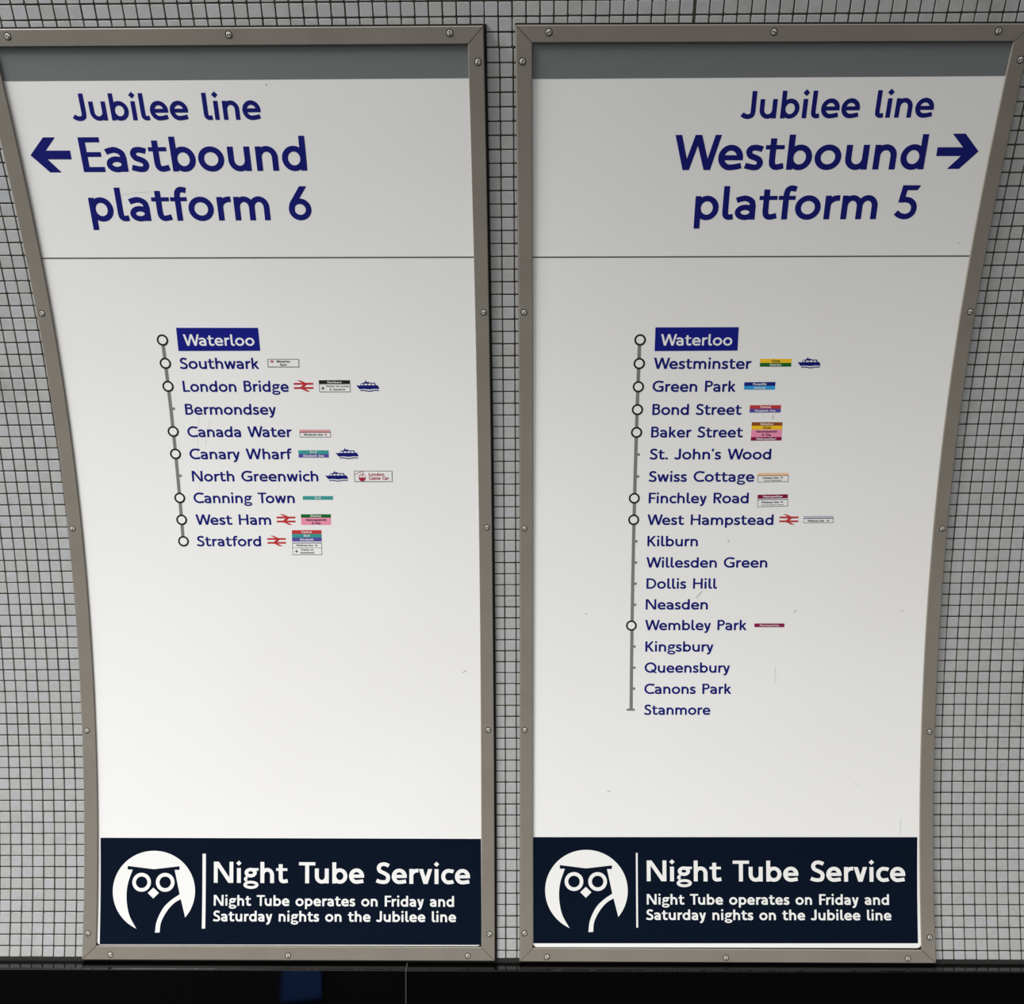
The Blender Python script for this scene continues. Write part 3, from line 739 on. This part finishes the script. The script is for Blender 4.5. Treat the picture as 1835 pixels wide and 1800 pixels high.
def tiny_rail(b, x, y, m, wd=.085):
    a = abs(b.q[1][0] - b.q[0][0]) * wd; h = abs(b.q[3][1] - b.q[0][1]); fy = a * .55 / h
    f_ = lambda pts: [(x + p * wd, y + q * fy) for p, q in pts]
    b.shape(f_([(-.5, -.28), (-.5, -.1), (.5, -.1), (.5, -.28)]), m); b.shape(f_([(-.5, .1), (-.5, .28), (.5, .28), (.5, .1)]), m, 1)
    b.shape(f_([(-.32, -.5), (-.1, -.5), (.3, -.2), (.08, -.2)]), m, 2); b.shape(f_([(.08, -.2), (.3, -.2), (-.08, .2), (-.3, .2)]), m, 3); b.shape(f_([(-.3, .2), (-.08, .2), (.32, .5), (.1, .5)]), m, 4)
SMALL = .0047
def badges_left(p):
    b = Badge(p, 'waterloo_east'); b.band(0, 1, 'white'); b.outline(); tiny_rail(b, .14, .30, 'red', .13)
    b.text('Waterloo', .50, .30, .0044, .44, 'black'); b.text('East', .50, .69, .0044, .20, 'black'); b.done('white outlined box reading Waterloo East')
    b = Badge(p, 'northern'); b.band(.34, 1, 'white'); b.outline(.30, 1, .0009); b.band(0, .34, 'black', 0, 1, 1); b.text('Northern', .50, .17, .0044, .46, 'white'); plane(b, .12, .66, .0072)
    b.text('Trains to Luton', .585, .50, .0040, .74, 'black'); b.text('& Gatwick', .585, .78, .0040, .50, 'black'); b.done('box with a black strip over a white panel')
    b = Badge(p, 'windrush'); b.band(.06, 1, 'white'); b.outline(.3, 1, .0008); b.band(0, .10, 'red', 0, 1, 1); b.band(.10, .21, 'white', 0, 1, 1); b.band(.21, .33, 'red', 0, 1, 4)
    b.text('Windrush line', .44, .64, .0042, .62, 'black'); tiny_rail(b, .84, .64, 'red', .09); b.done('white box with a double red line on top')
    b = Badge(p, 'dlr_eliz'); b.band(0, .52, 'teal'); b.band(.52, 1, 'purple'); b.text('DLR', .50, .25, SMALL, .22, 'white'); b.text('Elizabeth line', .50, .75, SMALL, .68, 'white'); b.done('teal box over a purple box')
    b = Badge(p, 'cable'); b.band(0, 1, 'white'); b.outline()
    b.text('London', .585, .32, .0066, .41, 'dark_red'); b.text('Cable Car', .645, .67, .0066, .53, 'dark_red')
    a = .205; rx = .094; ry = .33; cy = .62
    L_, R_ = ribbon([(0, .35), (.125, .17), (.235, .02)], .022)
    b.tx.quad_strip([b.pt(*q) for q in L_], [b.pt(*q) for q in R_], H3, b.mi(b.tmats, 'dark_red'))
    el = lambda k, r0, r1: [(a + k * rx * math.cos(math.radians(t)), cy - k * ry * math.sin(math.radians(t))) for t in range(r0, r1 + 1, 12)]
    b.tx.quad_strip([b.pt(*q) for q in el(1, 0, 180)], [b.pt(*q) for q in el(.88, 0, 180)], H3, b.mi(b.tmats, 'dark_red'))
    b.shape(el(1, 180, 360), 'dark_red', 2); b.shape([(a - .006, cy - ry * .95), (a - .006, cy), (a + .006, cy), (a + .006, cy - ry * .95)], 'dark_red', 3)
    b.shape([(.232, .04), (.232, .34), (.243, .34), (.243, .04)], 'dark_red', 4); b.shape([(.19, .30), (.19, .35), (.243, .35), (.243, .30)], 'dark_red', 5)
    b.done('white outlined box with a crimson cable car cabin')
    b = Badge(p, 'dlr'); b.band(0, 1, 'teal'); b.text('DLR', .50, .5, SMALL, .20, 'white'); b.done('single teal box')
    b = Badge(p, 'dist_hc'); b.band(0, .32, 'green'); b.band(.32, 1, 'pink'); b.text('District', .50, .155, SMALL, .36, 'white'); b.text('Hammersmith', .50, .52, SMALL, .68, 'black'); b.text('& City', .50, .82, SMALL, .30, 'black'); b.done('green box over a pink box')
    b = Badge(p, 'stratford'); b.band(.44, 1, 'white'); b.outline(.5, 1, .0008); b.band(0, .152, 'central', 0, 1, 1); b.band(.152, .30, 'teal', 0, 1, 1); b.band(.30, .455, 'purple', 0, 1, 1); b.band(.505, .525, 'lilac', 0, 1, 4); b.band(.70, .712, 'line_grey', 0, 1, 4)
    b.text('Central', .50, .072, SMALL, .35, 'white'); b.text('DLR', .50, .225, SMALL, .20, 'white'); b.text('Elizabeth', .50, .375, SMALL, .46, 'white'); b.text('Mildmay line', .42, .612, .0040, .56, 'black'); tiny_rail(b, .81, .612, 'lilac', .10)
    b.text('Trains to', .50, .79, .0042, .42, 'black'); b.text('Southend', .50, .91, .0042, .46, 'black'); plane(b, .14, .85, .0070); b.done('tall stack of red, teal, purple and white boxes')
def badges_right(p):
    b = Badge(p, 'circ_dist'); b.band(0, .53, 'yellow'); b.band(.53, 1, 'green'); b.text('Circle', .50, .26, SMALL, .27, 'black'); b.text('District', .50, .765, SMALL, .36, 'white'); b.done('yellow box over a green box')
    b = Badge(p, 'picc_vic'); b.band(0, .5, 'piccadilly'); b.band(.5, 1, 'lightblue'); b.text('Piccadilly', .50, .25, SMALL, .44, 'white'); b.text('Victoria', .50, .75, SMALL, .37, 'white'); b.done('dark blue box over a light blue box')
    b = Badge(p, 'cent_eliz'); b.band(0, .49, 'central'); b.band(.49, 1, 'purple'); b.text('Central', .50, .245, SMALL, .35, 'white'); b.text('Elizabeth line', .50, .74, SMALL, .66, 'white'); b.done('red box over a purple box')
    b = Badge(p, 'baker'); b.band(0, .19, 'brown'); b.band(.19, .40, 'yellow'); b.band(.40, .81, 'pink'); b.band(.81, 1, 'magenta')
    b.text('Bakerloo', .50, .095, SMALL, .42, 'white'); b.text('Circle', .50, .29, SMALL, .27, 'black'); b.text('Hammersmith', .50, .50, SMALL, .68, 'black'); b.text('& City', .50, .68, SMALL, .30, 'black'); b.text('Metropolitan', .50, .905, SMALL, .64, 'white'); b.done('stack of brown, yellow, pink and maroon boxes')
    b = Badge(p, 'lioness'); b.band(.05, 1, 'white'); b.outline(.25, 1, .0008); b.band(0, .085, 'orange', 0, 1, 1); b.band(.085, .16, 'white', 0, 1, 1); b.band(.16, .25, 'orange', 0, 1, 4)
    b.text('Lioness line', .42, .52, .0042, .52, 'black'); tiny_rail(b, .78, .50, 'black', .08); b.text('South Hampstead', .50, .82, .0026, .54, 'black'); b.done('white box with a double orange line on top')
    b = Badge(p, 'finchley'); b.band(.36, 1, 'white'); b.outline(.40, 1, .0008); b.band(0, .32, 'magenta', 0, 1, 1); b.band(.385, .425, 'lilac', 0, 1, 4)
    b.text('Metropolitan', .50, .16, SMALL, .64, 'white'); b.text('Mildmay line', .42, .63, .0040, .56, 'black'); tiny_rail(b, .80, .62, 'lilac', .10); b.text('Finchley Road & Frognal', .50, .85, .0024, .72, 'black'); b.done('maroon box over a white box')
    b = Badge(p, 'mildmay'); b.band(.03, 1, 'white'); b.outline(.3, 1, .0008); b.band(0, .10, 'lilac', 0, 1, 1); b.band(.10, .21, 'white', 0, 1, 1); b.band(.21, .31, 'lilac', 0, 1, 4); b.text('Mildmay line', .42, .68, .0042, .54, 'black'); tiny_rail(b, .82, .67, 'lilac', .10); b.done('white box with a double blue line on top')
    b = Badge(p, 'met'); b.band(0, 1, 'magenta'); b.text('Metropolitan', .50, .5, .0040, .64, 'white'); b.done('single maroon box')

def build_sign(key, label):
    q = SIGNS[key]
    L_ = key == 'L'
    c = dict(tlo=corner(q['lo'], q['to']), tro=corner(q['ro'], q['to']), blo=corner(q['lo'], q['bo']), bro=corner(q['ro'], q['bo']),
             tli=corner(q['li'], q['ti']), tri=corner(q['ri'], q['ti']), bli=corner(q['li'], q['bi']), bri=corner(q['ri'], q['bi']))
    root = bpy.data.objects.new('platform_direction_sign', None); root.empty_display_size = .1
    root.location = W((c['blo'][0] + c['bro'][0]) / 2, c['blo'][1], -.0049); COL.objects.link(root)
    root['label'] = label; root['category'] = 'sign'; root['group'] = 'platform direction signs'
    bpy.context.view_layer.update()
    def vedge(n, s0, s1, k): return [(edge(n, s0 + (s1 - s0) * i / k), s0 + (s1 - s0) * i / k) for i in range(k + 1)]
    def hedge(a, b, k): return [(a[0] + (b[0] - a[0]) * i / k, a[1] + (b[1] - a[1]) * i / k) for i in range(k + 1)]
    # backing board, its dark overhang past the frame standing in for a shadow line
    K = 110
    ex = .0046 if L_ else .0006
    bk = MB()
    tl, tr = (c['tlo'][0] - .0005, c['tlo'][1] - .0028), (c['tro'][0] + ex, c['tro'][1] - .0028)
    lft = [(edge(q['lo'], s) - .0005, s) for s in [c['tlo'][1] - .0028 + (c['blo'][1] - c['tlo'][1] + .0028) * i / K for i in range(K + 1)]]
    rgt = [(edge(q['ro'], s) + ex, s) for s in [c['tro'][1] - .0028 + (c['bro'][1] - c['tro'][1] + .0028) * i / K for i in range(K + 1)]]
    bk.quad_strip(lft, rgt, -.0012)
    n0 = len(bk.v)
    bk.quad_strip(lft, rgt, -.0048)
    # rim between front and back of the board
    m = K + 1
    for k in range(K):
        for o_ in (0, 1):
            a, b_ = 2 * k + o_, 2 * k + 2 + o_
            bk.f.append((a, b_, n0 + b_, n0 + a)); bk.m.append(0)
    for a, b_ in ((0, 1), (2 * K, 2 * K + 1)): bk.f.append((a, b_, n0 + b_, n0 + a)); bk.m.append(0)
    bk.build('backing_shade_board', M['backing'], root)
    # white enamel sheet
    sh = MB()
    sb = c['bli'][1] - .0012; rr = .011
    def inset(s):
        d = s - (sb - rr)
        return 0.0 if d <= 0 else rr - math.sqrt(max(rr * rr - d * d, 0.0))
    ss = [c['tli'][1] - .003 + (sb - rr - c['tli'][1] + .003) * i / 156 for i in range(157)] + [sb - rr + rr * math.sin(math.pi / 2 * i / 10) for i in range(1, 11)]
    l2 = [(edge(q['li'], s) - .0008 + inset(s), s) for s in ss]
    r2 = [(edge(q['ri'], s) + .0008 - inset(s), s) for s in ss]
    sh.quad_strip(l2, r2, 0.0)
    o = sh.build('sign_sheet', M['white'], root)
    o.data.polygons.foreach_set('use_smooth', [True] * len(o.data.polygons))
    # four mitred rails
    e = .0007
    def trim(A): return A
    rails = {}
    side = key
    vo, vi = vedge(q['lo'], c['tlo'][1] + e, c['blo'][1] - e, 90), vedge(q['li'], c['tli'][1] + e, c['bli'][1] - e, 90)
    rails['L'] = rail(root, vo, vi, -.0044, .004, e)
    vo, vi = vedge(q['ro'], c['tro'][1] + e, c['bro'][1] - e, 90), vedge(q['ri'], c['tri'][1] + e, c['bri'][1] - e, 90)
    rails['R'] = rail(root, vo, vi, -.0044, .004, e)
    sx = lambda p, d: (p[0] + d, p[1])
    rails['T'] = rail(root, hedge(sx(c['tlo'], e), sx(c['tro'], -e), 4), hedge(sx(c['tli'], e), sx(c['tri'], -e), 4), -.0044, .004, e)
    rails['B'] = rail(root, hedge(sx(c['blo'], e), sx(c['bro'], -e), 4), hedge(sx(c['bli'], e), sx(c['bri'], -e), 4), -.0044, .004, e)
    rnd = random.Random(3 if L_ else 5)
    for k, r_ in rails.items():
        for (u, s) in T['screws'][key + k]: screw(r_, u, s, rnd.uniform(0, 3.14), .004)
    # printed bands and lines
    wr = 'white_' + key
    hb = MB()
    t0, t1 = c['tli'], c['tri']
    w0, w1 = corner(q['li'], wr), corner(q['ri'], wr)
    hb.patch((t0[0] - .001, t0[1] - .002), (t1[0] + .001, t1[1] - .002), w1, w0, H1, 4, 10)
    hb.build('header_band', M['band'], root)
    d0, d1 = corner(q['li'], 'div_' + key), corner(q['ri'], 'div_' + key)
    dl = MB(); dl.patch((d0[0], d0[1] - .0013), (d1[0], d1[1] - .0013), (d1[0], d1[1] + .0013), (d0[0], d0[1] + .0013), H1, 4, 1)
    dl.build('divider_line', M['dark_line'], root)
    # headings
    hd = T['heads'][:4] if L_ else T['heads'][4:]
    for nm, items in (('line_heading', hd[:1]), ('direction_heading', hd[1:2]), ('platform_heading', hd[2:])):
        for (t, a, b_, s0, s1, cap) in items:
            ws = []
            lettering(None, t, a, b_, s0, s1, cap, .164, H1, 0, ws)
            for mb in ws: mb.build('platform_number' if t.isdigit() else nm, M['blue'], root)
    ar = MB()
    if L_:
        P_ = T['arrow_left']
        ar.poly([P_[0], P_[8], P_[7], P_[6]], H1); ar.poly([P_[0], P_[3], P_[2], P_[1]], H1); ar.poly([P_[0], P_[6], P_[5], P_[4], P_[3]], H1)
    else:
        P_ = T['arrow_right']
        ar.poly([P_[4], P_[3], P_[2], P_[1]], H1); ar.poly([P_[4], P_[7], P_[6], P_[5]], H1); ar.poly([P_[4], P_[1], P_[0], P_[8], P_[7]], H1)
    ar.build('arrow_symbol', M['blue'], root)
    # route diagram
    st = T['left_stops'] if L_ else T['right_stops']
    tk = T['left_ticks'] if L_ else T['right_ticks']
    ul = sum(p[0] for p in st) / len(st)
    rl = MB(); sa, sb = st[0][1], st[-1][1]
    rl.patch((ul - .0036, sa), (ul + .0036, sa), (ul + .0036, sb), (ul - .0036, sb), H1, 1, 40)
    rl.build('route_line', M['line_grey'], root)
    stops = st if L_ else st[:-1]
    for (u, s) in stops:
        mb = MB(); ring_mesh(mb, u, s,   .0120, .0083, H2 + 2e-5, 0); disc(mb, u, s, .0085, H2, 1)
        mb.build('interchange_ring', [M['black'], M['white']], root)
    for (u, s) in tk:
        mb = MB(); mb.patch((ul + .0030, s - .0027), (ul + .0088, s - .0027), (ul + .0088, s + .0027), (ul + .0030, s + .0027), H1 + 3e-5)
        mb.build('stop_tick', M['line_grey'], root)
    if not L_:
        u, s = st[-1]
        mb = MB(); mb.patch((u - .0092, s - .0022), (u + .0092, s - .0022), (u + .0092, s + .0026), (u - .0092, s + .0026), H1 + 3e-5); mb.build('terminus_bar', M['line_grey'], root)
    pq = T['plate_left'] if L_ else T['plate_right']
    mb = MB(); mb.patch(pq[0], pq[1], pq[2], pq[3], H1, 2, 3)
    plate = mb.build('station_plate', M['plate'], root)
    names = T['left_names'] if L_ else T['right_names']
    sig = (-.7362, .2637)[0 if L_ else 1]
    for i, (t, a, b_, s0, s1, cap) in enumerate(names):
        mb = MB(); lettering(mb, t, a, b_, s0, s1, .0236 if i else .0240, .162 if i else .162, H2 if not i else H1)
        mb.build('station_name', M['white'] if i == 0 else M['blue'], plate if i == 0 else root)
    (badges_left if L_ else badges_right)(root)
    for e_ in (T['rail_logos'][:3] if L_ else T['rail_logos'][3:]): rail_logo(root, e_)
    for e_ in (T['boats'][:3] if L_ else T['boats'][3:]): boat(root, e_)
    # night service banner
    bq = T['ban_left'] if L_ else T['ban_right']
    mb = MB(); mb.patch(bq[0], bq[1], bq[2], bq[3], H1, 6, 16)
    ban = mb.build('night_service_banner', M['navy'], root); ban['label'] = 'dark navy banner with a white owl'
    owl(ban, T['owl_left'] if L_ else T['owl_right'])
    v0, v1 = T['bar_left'] if L_ else T['bar_right']
    mb = MB(); mb.patch((v0[0], v0[1]), (v1[0], v0[1]), (v1[0], v1[1]), (v0[0], v1[1]), H3, 1, 10); mb.build('banner_bar', M['white'], ban)
    for (t, a, b_, s0, s1, cap) in (T['banner'][:3] if L_ else T['banner'][3:]):
        ws = []; lettering(None, t, a, b_, s0, s1, cap, .186 if 'operates' in t or 'nights' in t else .178, H3, 0, ws)
        for mb in ws: mb.build('banner_word', M['white'], ban)
    # scuffs and scratches
    for pts in (T['scuffs_left'] if L_ else T['scuffs_right']):
        mb = MB(); long_ = len(pts) > 2
        Lr, Rr = ribbon([tuple(p) for p in pts], .0009 if long_ else .0022)
        mb.quad_strip(Lr, Rr, H1 * .5); mb.build('scuff_mark', M['scratch' if long_ or abs(pts[0][1] - pts[-1][1]) > .02 else 'scuff'], root)
    return root
build_sign('L', 'left curved direction sign for Eastbound platform 6 with an arrow pointing left')
build_sign('R', 'right curved direction sign for Westbound platform 5 with an arrow pointing right')
